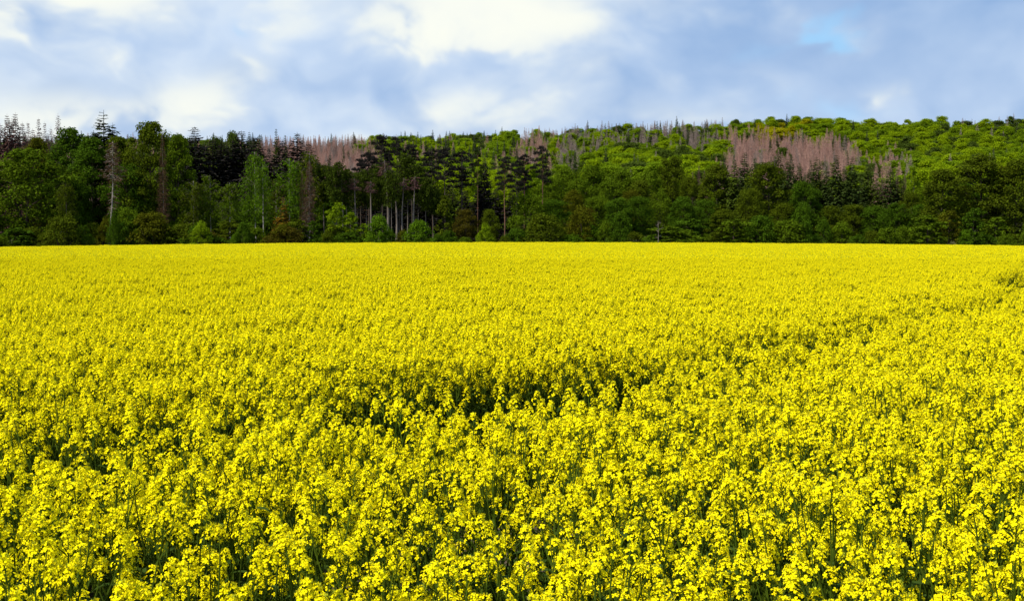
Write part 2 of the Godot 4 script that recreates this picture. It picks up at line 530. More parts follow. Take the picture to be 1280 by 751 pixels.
# a tree whose top is seen at (px, top), standing at distance d, wpx pixels wide
func tree(called: String, kind: String, px: float, top: float, d: float, wpx: float, tn: String, bk: String, label: String, cat: String, group := "", keep_turn := false) -> void:
	var tip := seen(px, top, d)
	var g := height(tip.x, d)
	var h := tip.y - g + 0.15
	var w := wpx / F * d
	var vi := int(absf(px * 7.0 + top * 3.0))
	var o := plant_tree(called, kind, vi, Vector3(tip.x, g - 0.15, -d), h, w, 0.0 if keep_turn else fmod(px * 1.7 + top, TAU), tn, bk)
	tagged(o, label, cat, group)

# ---------------------------------------------------------------- rapeseed
var raceme_mb := []      # full flower heads
var small_mb := []       # simple heads for the far crop
var plant_mat: StandardMaterial3D

func yellow(r: RandomNumberGenerator) -> Color:
	var f := r.randf_range(0.86, 1.0)
	return Color(0.93 * f, 0.835 * f * r.randf_range(0.94, 1.03), 0.004)

func green(r: RandomNumberGenerator) -> Color:
	var f := r.randf_range(0.7, 1.2)
	return Color(0.070 * f, 0.110 * f, 0.011 * f)

func flower(b: MB, r: RandomNumberGenerator, p: Vector3, nrm: Vector3, s: float) -> void:
	var x := nrm.cross(unit(r)).normalized()
	var y := nrm.cross(x)
	var cup := r.randf_range(-0.1, 0.55)
	var c := yellow(r)
	for k in 4:
		var a := TAU * k / 4.0 + r.randf_range(-0.15, 0.15)
		var d := (x * cos(a) + y * sin(a) + nrm * cup).normalized()
		var e := nrm.cross(d).normalized()
		var l := s * r.randf_range(0.85, 1.12)
		var m := p + d * l * 0.6
		var ml := m - e * l * 0.36
		var mr := m + e * l * 0.36
		var tip := p + d * l - nrm * l * 0.22
		b.tri(p, ml, mr, c)
		b.quad(ml, tip - e * l * 0.22, tip + e * l * 0.22, mr, Color(c.r, c.g * 1.0, c.b))
	b.kite(p + nrm * 0.001, (nrm + x * 0.2).normalized(), x, s * 0.5, s * 0.3, y, Color(0.55, 0.5, 0.01))

func make_raceme(s: int) -> MB:
	var r := rngs(s)
	var b := MB.new()
	var age := r.randf()
	var L := lerpf(0.045, 0.15, age)      # length of the flowering axis
	var top := Vector3(0, L, 0)
	b.tube([Vector3(0, -0.02, 0), top], [0.0028, 0.0016], 3, green(r))
	# buds at the tip
	for i in 12:
		var u := unit(r)
		var p := top + Vector3(u.x * 0.012, absf(u.y) * 0.010 - 0.002, u.z * 0.012)
		var d := (u + Vector3.UP * 1.6).normalized()
		var sd := d.cross(unit(r)).normalized()
		var col := Color(0.42, 0.46, 0.03) if i % 3 else Color(0.75, 0.68, 0.01)
		b.kite(p, d, sd, 0.011, 0.006, sd.cross(d), col)
		b.kite(p, d, sd.cross(d), 0.011, 0.006, sd, col)
	var n := int(lerpf(13, 32, age) * r.randf_range(0.85, 1.1))
	for i in n:
		var t := float(i) / n
		var a := i * 2.39996 + r.randf_range(-0.3, 0.3)
		var y := L * (0.99 - 0.62 * pow(t, 1.1))
		var lift := lerpf(1.3, 0.15, t)
		var out := Vector3(cos(a), lift, sin(a)).normalized()
		var pl := lerpf(0.013, 0.033, t) * r.randf_range(0.85, 1.2)
		var st := Vector3(0, y, 0)
		var p := st + out * pl
		b.tri(st, p, st + Vector3(0.0012, 0.0016, 0), green(r))
		if r.randf() < 0.94:
			flower(b, r, p, (out + unit(r) * 0.45 + Vector3.UP * 0.25).normalized(), r.randf_range(0.0080, 0.0110))
	# young pods below the flowers
	for i in r.randi_range(4, 13):
		var a := i * 2.39996 + r.randf()
		var st := Vector3(0, L * r.randf_range(0.02, 0.35), 0)
		var out := Vector3(cos(a), 0.9, sin(a)).normalized()
		var sd := out.cross(Vector3.UP).normalized()
		b.kite(st, out, sd, r.randf_range(0.025, 0.05), 0.0028, Vector3.UP, green(r))
	return b

func make_small_raceme(s: int) -> MB:
	var r := rngs(s)
	var b := MB.new()
	for i in 9:
		var u := unit(r)
		var p := Vector3(u.x * 0.026, 0.05 + u.y * 0.042, u.z * 0.026)
		var nrm := (u + Vector3.UP * 0.5 + unit(r) * 0.6).normalized()
		var x := nrm.cross(unit(r)).normalized()
		var sz := r.randf_range(0.026, 0.040)
		b.kite(p - x * sz * 0.5, x, nrm.cross(x), sz, sz * 0.9, nrm, yellow(r) if i % 5 else Color(0.33, 0.36, 0.02))
	return b

# the skeleton of one plant: stem tubes, and where its heads and leaves sit
func plant_plan(s: int) -> Dictionary:
	var r := rngs(s)
	var stem := MB.new()
	var H := 1.16
	var heads := []
	var leaves := []
	var pts := trunk_line(r, H, 0.05, 5)
	stem.tube(pts, [0.0075, 0.0068, 0.006, 0.005, 0.0038, 0.0026], 4, green(r))
	heads.append(Transform3D(Basis.from_euler(Vector3(r.randf_range(-0.15, 0.15), r.randf() * TAU, r.randf_range(-0.15, 0.15))), pts[5]))
	var n := r.randi_range(5, 8)
	for i in n:
		var t := lerpf(0.42, 0.9, (i + r.randf() * 0.7) / n)
		var p0 := along(pts, t)
		var a := i * 2.39996 + r.randf_range(-0.4, 0.4)
		var out := Vector3(cos(a), 0, sin(a))
		var tipy := H * r.randf_range(0.80, 1.03)
		if t * H > tipy - 0.08: tipy = t * H + r.randf_range(0.06, 0.14)
		var reach := (tipy - t * H) * r.randf_range(0.28, 0.55)
		var p2 := Vector3(p0.x + out.x * reach, tipy, p0.z + out.z * reach)
		var p1 := p0.lerp(p2, 0.5) + out * reach * 0.14
		stem.tube([p0, p1, p2], [0.0042, 0.0034, 0.0022], 3, green(r))
		var lean := (p2 - p1).normalized()
		var q := Quaternion(Vector3.UP, lean.lerp(Vector3.UP, 0.4).normalized())
		heads.append(Transform3D(Basis(q) * Basis(Vector3.UP, r.randf() * TAU), p2))
		leaves.append(Transform3D(Basis(Vector3.UP, -a + r.randf_range(-0.5, 0.5)).scaled(Vector3.ONE * lerpf(1.5, 0.55, t)), p0))
	for i in 4:
		var t := r.randf_range(0.12, 0.42)
		leaves.append(Transform3D(Basis(Vector3.UP, r.randf() * TAU).scaled(Vector3.ONE * r.randf_range(1.4, 2.3)), along(pts, t)))
	return {"stem": stem, "heads": heads, "leaves": leaves}

func make_leaf(s: int) -> MB:
	var r := rngs(s)
	var b := MB.new()
	var c := Color(0.045, 0.080, 0.016)
	var pl := Vector3.ZERO
	var wl := 0.012
	for i in 4:
		var t := (i + 1) / 4.0
		var p := Vector3(0.13 * t, 0.055 * t - 0.075 * t * t, 0.008 * sin(t * 5.0))
		var w := 0.02 * sin(PI * minf(0.18 + 0.82 * t, 0.995)) + 0.0008
		var f := r.randf_range(0.8, 1.0)
		var up := Vector3(0, 0.005, 0)
		b.quad(pl + Vector3(0, 0, -wl) + up, p + Vector3(0, 0, -w) + up, p, pl, Color(c.r * f, c.g * f, c.b * f))
		b.quad(pl, p, p + Vector3(0, 0, w) + up, pl + Vector3(0, 0, wl) + up, Color(c.r, c.g, c.b) * f)
		pl = p; wl = w
	return b

# wheel track of the sprayer: the bare lane across the crop (x, distance)
const LANE := [Vector2(-6.5, 4.7), Vector2(-4.0, 5.4), Vector2(-2.5, 6.0), Vector2(-1.2, 7.0), Vector2(0.5, 8.0), Vector2(2.7, 10.7), Vector2(6.2, 15.6), Vector2(8.6, 19.8), Vector2(11.3, 26.0), Vector2(20.0, 45.0)]

func lane_distance(x: float, d: float) -> float:
	var best := 99.0
	for i in LANE.size() - 1:
		var q := Geometry2D.get_closest_point_to_segment(Vector2(x, d), LANE[i], LANE[i + 1])
		best = minf(best, q.distance_to(Vector2(x, d)))
	return best

func lane_width(x: float, d: float) -> float:
	return 0.23 + 1.5 * blob(x, d, -0.15, 7.8, 0.9, 1.6) + 0.3 * blob(x, d, 2.7, 10.7, 1.5, 1.5) + 0.55 * blob(x, d, -2.4, 6.0, 0.9, 0.7) + 0.50 * blob(x, d, 6.0, 15.4, 1.8, 1.2) + 0.6 * blob(x, d, 11.0, 25.5, 2.0, 2.5)

func crop_height(x: float, d: float) -> float:
	return 1.0 + 0.09 * crop_noise.get_noise_2d(x, d) + 0.05 * crop_noise.get_noise_2d(x * 3.0 + 50.0, d * 3.0)

func sow() -> void:
	plant_mat = leaf_mat("rapeseed", 1, 1, 1, 0.38)
	plant_mat.metallic_specular = 0.12
	var head_meshes := []
	for i in 9:
		var b := make_raceme(400 + i)
		raceme_mb.append(b)
		head_meshes.append(b.mesh())
	for i in 6: small_mb.append(make_small_raceme(430 + i))
	var leaf_mb := [make_leaf(450), make_leaf(451), make_leaf(452)]
	var leaf_meshes := [leaf_mb[0].mesh(), leaf_mb[1].mesh(), leaf_mb[2].mesh()]
	var whole := []
	var plans := []
	var rr := rngs(460)
	for i in 10:
		var plan := plant_plan(470 + i)
		var b := MB.new()
		b.add(plan.stem, Transform3D.IDENTITY)
		plan.head_kind = []
		for t: Transform3D in plan.heads:
			var k := rr.randi() % 9
			plan.head_kind.append(k)
			b.add(raceme_mb[k], t)
		plan.leaf_kind = []
		for t: Transform3D in plan.leaves:
			var k := rr.randi() % 3
			plan.leaf_kind.append(k)
			b.add(leaf_mb[k], t)
		plan.stem_mesh = plan.stem.mesh()
		plans.append(plan)
		whole.append(b.mesh())
	# --- near crop: every plant placed
	var r := rngs(500)
	var spots := []
	var step := 0.172
	var near_end := 46.0
	var d := 1.1
	while d < near_end:
		step = lerpf(0.172, 0.146, smoothstep(5.0, 11.0, d)) + 0.02 * smoothstep(24.0, 40.0, d)
		var half := 0.47 * d + 2.2
		var x := -half
		while x < half:
			var px := x + r.randf_range(-0.5, 0.5) * step * 1.5
			var pd := d + r.randf_range(-0.5, 0.5) * step * 1.5
			x += step
			var hh := crop_height(px, pd) * lerpf(r.randf_range(0.84, 1.09), r.randf_range(0.94, 1.05), smoothstep(5.0, 12.0, pd))
			var ld := lane_distance(px, pd)
			var half_lane := lane_width(px, pd) + 0.25 * crop_noise.get_noise_2d(px * 2.0 + 90.0, pd * 2.0)
			if ld < half_lane:
				if r.randf() < 0.88: continue
				hh *= r.randf_range(0.5, 0.8)
			# thin spots in the stand
			if crop_noise.get_noise_2d(px * 4.0 - 30.0, pd * 4.0 + 12.0) < -0.10 and r.randf() < 0.62 * (1.0 - smoothstep(4.2, 6.0, pd)): continue
			spots.append([px, pd, hh, r.randi() % 10, 0.0, r.randf_range(0.8, 1.2), Basis.from_euler(Vector3(r.randf_range(-0.1, 0.1), r.randf() * TAU, r.randf_range(-0.1, 0.1)))])
		d += step
	# the 300 that show largest stand as plants of their own
	var order := []
	for i in spots.size():
		var q: Array = spots[i]
		var pxy := to_pixel(Vector3(q[0], height(q[0], q[1]) + 1.2 * q[2], -q[1]))
		if pxy.x > 10 and pxy.x < 1270 and pxy.y > 300 and pxy.y < 742:
			order.append([q[1], i])
	order.sort_custom(func(a, b): return a[0] < b[0])
	var single := {}
	var protos := []
	for k in 10:
		var o := Node3D.new()
		var plan: Dictionary = plans[k]
		part("stem", plan.stem_mesh, plant_mat, o)
		for i in plan.heads.size(): part("flower_head", head_meshes[plan.head_kind[i]], plant_mat, o, plan.heads[i])
		for i in plan.leaves.size(): part("leaf", leaf_meshes[plan.leaf_kind[i]], plant_mat, o, plan.leaves[i])
		protos.append(o)
	for j in mini(300, order.size()):
		var i: int = order[j][1]
		single[i] = true
		var q: Array = spots[i]
		var o: Node3D = protos[q[3]].duplicate()
		o.name = numbered("rapeseed_plant")
		add_child(o)
		o.position = Vector3(q[0], height(q[0], q[1]), -q[1])
		o.basis = q[6] * Basis.from_scale(Vector3(q[5], q[2], q[5]))
		tagged(o, "yellow flowering rapeseed plant in the front rows of the field", "rapeseed plant", "rapeseed plants in the front rows")
	for o in protos: o.free()
	var crop := Node3D.new()
	crop.name = "rapeseed_crop"
	add_child(crop)
	tagged(crop, "dense yellow rapeseed crop in full bloom filling the field", "rapeseed", "", "stuff")
	var per := []
	for k in 10: per.append([])
	for i in spots.size():
		if single.has(i): continue
		var q: Array = spots[i]
		per[q[3]].append(Transform3D(q[6] * Basis.from_scale(Vector3(q[5], q[2], q[5])), Vector3(q[0], height(q[0], q[1]), -q[1])))
	for k in 10: scatter("crop_plants", whole[k], plant_mat, per[k], crop)
	# --- far crop: square patches of many plants
	var patches := []
	var P := 1.5
	for k in 5:
		var b := MB.new()
		var q := rngs(520 + k)
		for i in 92:
			var base := Vector3(q.randf_range(-0.5, 0.5) * P * 1.08, 0, q.randf_range(-0.5, 0.5) * P * 1.08)
			var hh := q.randf_range(1.06, 1.26)
			b.quad(base + Vector3(-0.004, 0.3, 0), base + Vector3(0.004, 0.3, 0), base + Vector3(0.004, hh, 0), base + Vector3(-0.004, hh, 0), green(q))
			for j in 7:
				var p := base + Vector3(q.randf_range(-0.16, 0.16), (hh if j == 0 else hh - q.randf_range(0.0, 0.26)), q.randf_range(-0.16, 0.16))
				b.add(small_mb[q.randi() % 6], Transform3D(Basis(Vector3.UP, q.randf() * TAU).scaled(Vector3.ONE * q.randf_range(0.85, 1.25)), p))
				var gl := p + Vector3(0, -0.32, 0)
				b.quad(gl + Vector3(-0.012, -0.25, 0), gl + Vector3(0.012, -0.25, 0), p + Vector3(0.003, 0, 0), p + Vector3(-0.003, 0, 0), green(q))
		patches.append(b.mesh())
	var pp := []
	for k in 5: pp.append([])
	d = near_end + P * 0.5
	while d < FIELD_END:
		var half := 0.46 * d + 8.0
		var x := -half
		while x < half:
			var hs := crop_height(x, d) * r.randf_range(0.97, 1.03)
			pp[r.randi() % 5].append(Transform3D(Basis(Vector3.UP, (r.randi() % 4) * PI / 2.0 + r.randf_range(-0.1, 0.1)).scaled(Vector3(1, hs, 1)), Vector3(x + r.randf_range(-0.1, 0.1), height(x, d), -d)))
			x += P
		d += P
	for k in 5: scatter("crop_patches", patches[k], plant_mat, pp[k], crop)

func scatter(called: String, m: Mesh, mat: Material, where: Array, parent: Node) -> void:
	if where.is_empty(): return
	var mm := MultiMesh.new()
	mm.transform_format = MultiMesh.TRANSFORM_3D
	mm.mesh = m
	mm.instance_count = where.size()
	for i in where.size(): mm.set_instance_transform(i, where[i])
	var o := MultiMeshInstance3D.new()
	o.name = called
	o.multimesh = mm
	o.material_override = mat
	o.set_meta("kind", "stuff")
	parent.add_child(o, true)

# ---------------------------------------------------------------- ground sheet
func soil_mat(key: String, a: Color, b: Color, sc: float) -> StandardMaterial3D:
	var m := StandardMaterial3D.new()
	m.resource_name = key
	var n := FastNoiseLite.new()
	n.seed = 3; n.frequency = 0.02; n.fractal_octaves = 6; n.fractal_gain = 0.6
	var g := Gradient.new()
	g.set_color(0, a.linear_to_srgb()); g.set_color(1, b.linear_to_srgb())
	g.set_offset(0, 0.25); g.set_offset(1, 0.75)
	var t := NoiseTexture2D.new()
	t.width = 512; t.height = 512; t.seamless = true; t.noise = n; t.color_ramp = g
	m.albedo_texture = t
	m.uv1_triplanar = true; m.uv1_world_triplanar = true
	m.uv1_scale = Vector3.ONE * sc
	m.roughness = 0.95
	m.metallic_specular = 0.2
	return m

func sheet(called: String, ds: Array, mat: Material) -> void:
	var st := SurfaceTool.new()
	st.begin(Mesh.PRIMITIVE_TRIANGLES)
	st.set_smooth_group(0)
	var nx := 60
	for i in ds.size():
		for j in nx + 1:
			var x := (float(j) / nx - 0.5) * 2.0
			x = signf(x) * pow(absf(x), 1.5) * 800.0
			st.add_vertex(Vector3(x, height(x, ds[i]), -ds[i]))
	for i in ds.size() - 1:
		for j in nx:
			var a := i * (nx + 1) + j
			var b := a + nx + 1
			for k in [a, b, a + 1, a + 1, b, b + 1]: st.add_index(k)
	st.generate_normals()
	var o := MeshInstance3D.new()
	o.name = called
	o.mesh = st.commit()
	o.material_override = mat
	add_child(o)
	o.set_meta("kind", "structure")

# ================================================================ the wood
func forest_edge() -> void:
	# -- left corner: broad crowns with shade in their tints, dead stems between them
	tree("broadleaf_tree", "broadleaf", 32, 186, 178, 112, "mid", "brown", "wide olive green broadleaf tree with layered boughs at the field's left corner", "tree")
	tree("broadleaf_tree", "tall_broadleaf", 86, 160, 190, 62, "deep", "brown", "dark green round-topped tree behind the wide layered olive tree", "tree")
	tree("broadleaf_tree", "tall_broadleaf", 46, 172, 205, 44, "olive", "brown", "olive brown crown between dead spires and the wide layered tree", "tree")
	tree("broadleaf_tree", "tall_broadleaf", 112, 172, 186, 60, "deep", "brown", "dark green tree left of the bleached dead stem", "tree")
	tree("broadleaf_tree", "tall_broadleaf", 148, 172, 188, 62, "dark", "brown", "dark green tree right of the bleached dead stem", "tree")
	tree("broadleaf_tree", "broadleaf", 158, 206, 182, 60, "deep", "brown", "lower dark green crown beneath the tree beside the bleached stem", "tree")
	tree("broadleaf_tree", "broadleaf", 92, 225, 182, 50, "deep", "brown", "low deep green crown below the dark round-topped tree", "tree")
	tree("spruce_tree", "open_spruce", 127, 137, 196, 84, "needle", "brown", "tall open-branched spruce spiking above the bleached dead stem", "tree")
	tree("spruce_tree", "open_spruce", 141, 153, 198, 60, "needle", "brown", "shorter open spruce leaning on the tallest spire's right side", "tree")
	tree("dead_tree", "bare_stem", 133, 176, 170, 36, "rust", "bleached", "bleached bare dead stem with rusty twigs only near its top", "tree", "", true)
	tree("broadleaf_tree", "tall_broadleaf", 186, 153, 184, 64, "dark", "brown", "tall full dark green tree left of the rusty dead spruce", "tree")
	tree("dead_spruce", "dead_spruce", 202, 163, 176, 20, "rust", "grey", "rusty dead spruce standing against a tall dark green tree", "tree")
	tree("broadleaf_tree", "tall_broadleaf", 222, 168, 184, 44, "mid", "brown", "mid green tree right of the rusty dead spruce", "tree")
	tree("broadleaf_tree", "birch", 82, 229, 172, 26, "dark", "grey", "thin young tree beside the low deep green crown", "tree")
	# -- spires on the skyline of the left corner
	for a in [[8, 142, 40, "purple"], [18, 140, 40, "purple"], [-8, 150, 40, "purple"], [0, 154, 40, "purple"], [27, 152, 36, "purple"], [13, 150, 40, "purple"]]:
		tree("dead_spruce", "spruce", a[0], a[1], 262, a[2], a[3], "grey", "dark purple dead spruce in the clump on the left skyline", "tree", "purple dead spruces on the left skyline")
	for a in [[34, 152, 15], [47, 147, 15], [55, 152, 14], [72, 141, 16], [63, 158, 20], [40, 160, 22]]:
		tree("dead_spruce", "dead_spruce", a[0], a[1], 255, a[2] + 12, "purple", "grey", "thin grey dead spire above the olive brown crown", "tree", "thin grey dead spires")
	tree("spruce_tree", "open_spruce", 103, 172, 240, 34, "needle", "brown", "small spruce tip behind the tallest spire", "tree")
	# -- dark spruces, made near-black by cloud shade in the needle colour
	for a in [[243, 158, 52], [228, 172, 44], [264, 172, 50], [278, 176, 48], [302, 163, 54], [290, 174, 48], [318, 170, 50], [330, 190, 30], [352, 174, 46], [371, 165, 46], [385, 178, 44], [397, 198, 28], [412, 197, 24], [362, 196, 34], [336, 184, 28]]:
		tree("spruce_tree", "spruce", a[0], a[1], 226 + fmod(a[0] * 3.7, 14.0), a[2] * 1.5, "black", "brown", "blackish spruce in the dark row behind the birches", "tree", "blackish spruces behind the birches")
	tree("spruce_tree", "spruce", 345, 160, 236, 24, "larch", "brown", "yellow-green spruce rising from the row of blackish spruces", "tree")
	for a in [[228, 172, 36, "hill_dark"], [290, 165, 36, "hill_dark"], [270, 171, 34, "hill_dark"]]:
		tree("broadleaf_tree", "hill_broadleaf", a[0], a[1], 292, a[2], a[3], "brown", "rounded broadleaf crown showing between the blackish spruce tips", "tree", "crowns between the blackish spruces")
	for a in [[311, 163, 15], [324, 167, 14], [356, 167, 14]]:
		tree("spruce_tree", "spruce", a[0], a[1], 268, a[2] + 6, "blue_needle", "brown", "greyish spruce tip above the blackish spruces", "tree", "greyish spruce tips")
	# -- birches and dead leaning stems
	for a in [[318, 190, 36, "fresh"], [328, 206, 28, "fresh"], [262, 219, 32, "mid"], [286, 228, 30, "mid"], [360, 198, 38, "fresh"], [386, 190, 40, "dark"], [345, 225, 34, "dark"], [240, 226, 34, "dark"]]:
		tree("birch_tree", "birch", a[0], a[1], 176 + fmod(a[0] * 1.3, 9.0), a[2], a[3], "white", "slender green birch with a white stem before the blackish spruces", "tree", "white-stemmed birches")
	tree("dead_tree", "leaning_stem", 381, 200, 174, 22, "rust", "grey", "brown dead stem leaning right beside a white birch", "tree", "", true)
	tree("dead_spruce", "dead_spruce", 377, 212, 175, 13, "rust", "pale", "straight thin dead spruce beside the leaning brown stem", "tree")
	tree("conifer_sapling", "small_conifer", 353, 246, 172, 32, "orange", "brown", "small orange-brown conifer between the birches", "tree")
	# -- filling trees behind the birches, shade put into their leaf colour
	for a in [[230, 236, 60], [252, 250, 60], [290, 252, 60], [325, 248, 60], [372, 246, 60], [405, 250, 56], [205, 256, 50], [345, 262, 50], [420, 235, 44]]:
		tree("broadleaf_tree", "broadleaf", a[0], a[1], 192 + fmod(a[0] * 2.1, 10.0), a[2], "deep", "brown", "shade-tinted deep green broadleaf tree filling the gap behind the birches", "tree", "filling trees behind the birches")
	# -- the larch stand with its row of bare stems
	for a in [[404, 205, 30, "larch"], [419, 204, 28, "larch"], [432, 212, 26, "larch"], [446, 216, 22, "larch"], [457, 212, 26, "larch"], [468, 222, 22, "larch"], [475, 206, 26, "larch"], [489, 214, 22, "larch"], [499, 218, 22, "larch"], [509, 194, 30, "larch"], [522, 207, 26, "larch"], [532, 222, 24, "larch"], [541, 232, 24, "larch"]]:
		tree("larch_tree", "larch", a[0], a[1], 178 + fmod(a[0] * 1.7, 10.0), a[2], a[3], "pale", "green larch with a bare straight grey stem in the larch stand", "tree", "larches with bare grey stems")
	for a in [[444, 222, 14], [464, 226, 14], [482, 200, 18], [494, 224, 14], [504, 222, 14], [517, 220, 14], [428, 224, 14]]:
		tree("dead_spruce", "pole", a[0], a[1], 181, a[2], "purple", "pale", "thin bare pale stem without needles in the larch stand", "tree", "bare stems in the larch stand")
	for a in [[432, 232, 40], [452, 238, 40], [470, 236, 44], [488, 240, 44], [506, 236, 44], [524, 240, 44], [545, 236, 44], [562, 228, 44], [600, 232, 44], [620, 236, 44], [582, 238, 40], [640, 236, 40]]:
		tree("spruce_tree", "spruce", a[0], a[1], 218 + fmod(a[0] * 2.3, 12.0), a[2], "black", "brown", "dark spruce in the wood behind the larch stems", "tree", "spruces behind the larch stems")
	# -- pines over the larches, needles darkened by painted cloud shade
	for a in [[478, 166, 32, 0], [496, 168, 26, 0], [460, 188, 34, 0], [515, 178, 28, 0], [540, 184, 38, 0], [556, 182, 30, 0], [576, 186, 46, 0], [450, 196, 26, 0]]:
		tree("pine_tree", "pine", a[0], a[1], 200 + fmod(a[0] * 1.9, 12.0), a[2], "black", "brown", "blackish pine with a clumped dark crown above the larches", "tree", "blackish pines above the larches")
	tree("spruce_tree", "spruce", 606, 196, 205, 36, "black", "brown", "dark pointed spruce left of the lone long-stemmed pine", "tree")
	tree("pine_tree", "pine", 597, 184, 192, 14, "needle", "red", "tall reddish-stemmed pine with a thin crown beside the dark pointed spruce", "tree")
	tree("pine_tree", "pine", 631, 193, 172, 26, "black", "red", "lone dark pine whose long bare stem reaches the field edge", "tree")
	tree("pine_tree", "pine", 655, 190, 192, 30, "black", "red", "dark pine with a ragged crown right of the long-stemmed pine", "tree")
	tree("pine_tree", "pine", 646, 198, 190, 24, "black", "brown", "smaller dark pine tucked against the ragged pine", "tree")
	tree("pine_tree", "pine", 678, 180, 196, 26, "black", "red", "dark pine with a pointed crown, last before the leafy slope", "tree")
	tree("conifer_sapling", "small_conifer", 566, 232, 188, 40, "larch", "brown", "drooping dark conifer below the widest blackish pine", "tree")
	tree("broadleaf_tree", "sapling", 556, 244, 182, 26, "dark", "brown", "dull young tree under the blackish pines", "tree")
	tree("broadleaf_tree", "broadleaf", 582, 262, 176, 36, "brown", "brown", "brownish young broadleaf tree left of the long bare pine stem", "tree")
	tree("broadleaf_tree", "broadleaf", 612, 262, 180, 30, "dark", "brown", "dull dark tree close to the long bare pine stem", "tree")
	# -- leafy middle: crowns under the bright slope, cloud shade painted as darker leaves
	for a in [[664, 244, 56, 174, "mid"], [692, 250, 44, 176, "deep"], [716, 238, 40, 182, "olive"], [748, 246, 46, 178, "mid"], [772, 248, 44, 176, "deep"], [798, 246, 40, 178, "deep"], [826, 240, 40, 182, "mid"], [855, 246, 46, 176, "deep"], [880, 250, 40, 178, "deep"], [730, 260, 34, 172, "brown"], [790, 238, 30, 190, "olive"], [905, 262, 50, 176, "dark"]]:
		tree("broadleaf_tree", "broadleaf", a[0], a[1], a[3], a[2], a[4], "brown", {"deep": "shade-tinted deep green rounded tree in the front row below the bright slope", "mid": "mid green rounded tree in the front row below the bright slope", "olive": "olive rounded tree in the front row below the bright slope", "brown": "brownish rounded tree in the front row below the bright slope", "dark": "shade-tinted dark rounded tree below the pinkish dead belt"}[a[4]], "tree", "front row below the bright slope " + a[4])
	for a in [[705, 212, 56, 225, "mid"], [742, 208, 60, 232, "mid"], [778, 212, 58, 228, "mid"], [812, 214, 52, 224, "mid"], [842, 196, 50, 230, "dark"], [728, 224, 50, 208, "mid"], [762, 226, 50, 206, "mid"], [800, 226, 50, 208, "dark"], [688, 222, 46, 210, "mid"], [866, 222, 40, 215, "dark"]]:
		tree("broadleaf_tree", "broadleaf", a[0], a[1], a[3], a[2], a[4], "brown", {"mid": "mid green tree in the second row at the foot of the bright slope", "dark": "shade-tinted dark green tree in the second row at the foot of the bright slope"}[a[4]], "tree", "second row at the slope foot " + a[4])
	# -- right: broadleaves with shade in their tints, and conifers, before the dead belt
	tree("broadleaf_tree", "tall_broadleaf", 896, 206, 205, 48, "dark", "brown", "dark olive tree right of the purple dead spruces", "tree")
	tree("broadleaf_tree", "tall_broadleaf", 962, 203, 200, 56, "dark", "brown", "large dark green tree in the middle of the conifer row", "tree")
	tree("broadleaf_tree", "broadleaf", 1007, 228, 192, 44, "deep", "brown", "deep green crown in front of the conifer row", "tree")
	tree("broadleaf_tree", "broadleaf", 938, 236, 192, 40, "dark", "brown", "dark lower crown left of the large dark green tree", "tree")
	for a in [[918, 198, 24], [931, 190, 26], [944, 196, 24], [974, 188, 26], [985, 197, 24], [1000, 202, 24], [1021, 196, 26], [1034, 206, 22], [1046, 192, 26], [1066, 195, 26], [1086, 204, 26], [1056, 206, 22], [1114, 208, 28], [1012, 210, 22], [906, 214, 22], [952, 218, 24], [993, 222, 24], [1028, 222, 24], [1058, 224, 24], [1078, 222, 24], [1098, 226, 24], [1128, 222, 26], [922, 226, 24]]:
		tree("spruce_tree", "spruce", a[0], a[1], 200 + fmod(a[0] * 1.7, 12.0), a[2] * 1.55, "blue_needle" if int(a[0]) % 3 else "green_needle", "brown", ("bluish green spruce" if int(a[0]) % 3 else "mid green spruce") + " in the conifer row before the pinkish dead belt", "tree", "conifer row " + ("bluish" if int(a[0]) % 3 else "mid green"))
	for a in [[866, 214, 18], [874, 206, 18], [881, 212, 16], [921, 228, 14], [928, 222, 16], [990, 226, 16], [1028, 224, 16], [1040, 226, 14], [1096, 222, 16], [1104, 214, 16], [1122, 210, 18], [1132, 216, 18], [1092, 232, 14], [1050, 228, 14]]:
		tree("dead_spruce", "dead_spruce", a[0], a[1], 222 + fmod(a[0] * 1.3, 10.0), a[2], "purple", "grey", "purplish dead spruce between the conifers above the right edge shrubs", "tree", "purplish dead spruces among the conifers")
	for a in [[1068, 256, 44, "dark"], [1095, 258, 44, "deep"], [1120, 254, 40, "deep"], [1140, 240, 40, "dark"], [978, 254, 44, "dark"], [1036, 258, 44, "dark"], [1150, 256, 40, "deep"]]:
		tree("broadleaf_tree", "broadleaf", a[0], a[1], 188 + fmod(a[0] * 1.1, 8.0), a[2], a[3], "brown", {"dark": "shade-tinted dull dark broadleaf tree in front of the right-hand conifers", "deep": "shade-tinted deep green broadleaf tree in front of the right-hand conifers"}[a[3]], "tree", "broadleaves before the right-hand conifers " + a[3])
	tree("broadleaf_tree", "tall_broadleaf", 1178, 212, 180, 62, "dark", "brown", "big dark olive tree at the right end, left of the tallest one", "tree")
	tree("broadleaf_tree", "tall_broadleaf", 1228, 194, 182, 72, "dark", "brown", "tallest big dark olive tree at the right end of the forest edge", "tree")
	tree("broadleaf_tree", "tall_broadleaf", 1272, 200, 180, 60, "dark", "brown", "outermost dark olive tree at the right end of the forest edge", "tree")
	tree("broadleaf_tree", "tall_broadleaf", 1204, 222, 192, 50, "deep", "brown", "deep green tree between the two big dark olive trees", "tree")
	tree("broadleaf_tree", "tall_broadleaf", 1252, 226, 196, 50, "deep", "brown", "deep green tree behind the outermost dark olive tree", "tree")
	tree("broadleaf_tree", "sapling", 1143, 210, 215, 26, "lime", "grey", "lime sapling behind the dark trees at the right end", "tree")
	tree("broadleaf_tree", "sapling", 1258, 208, 225, 26, "olive", "grey", "yellowish sapling behind the outermost dark olive tree", "tree")
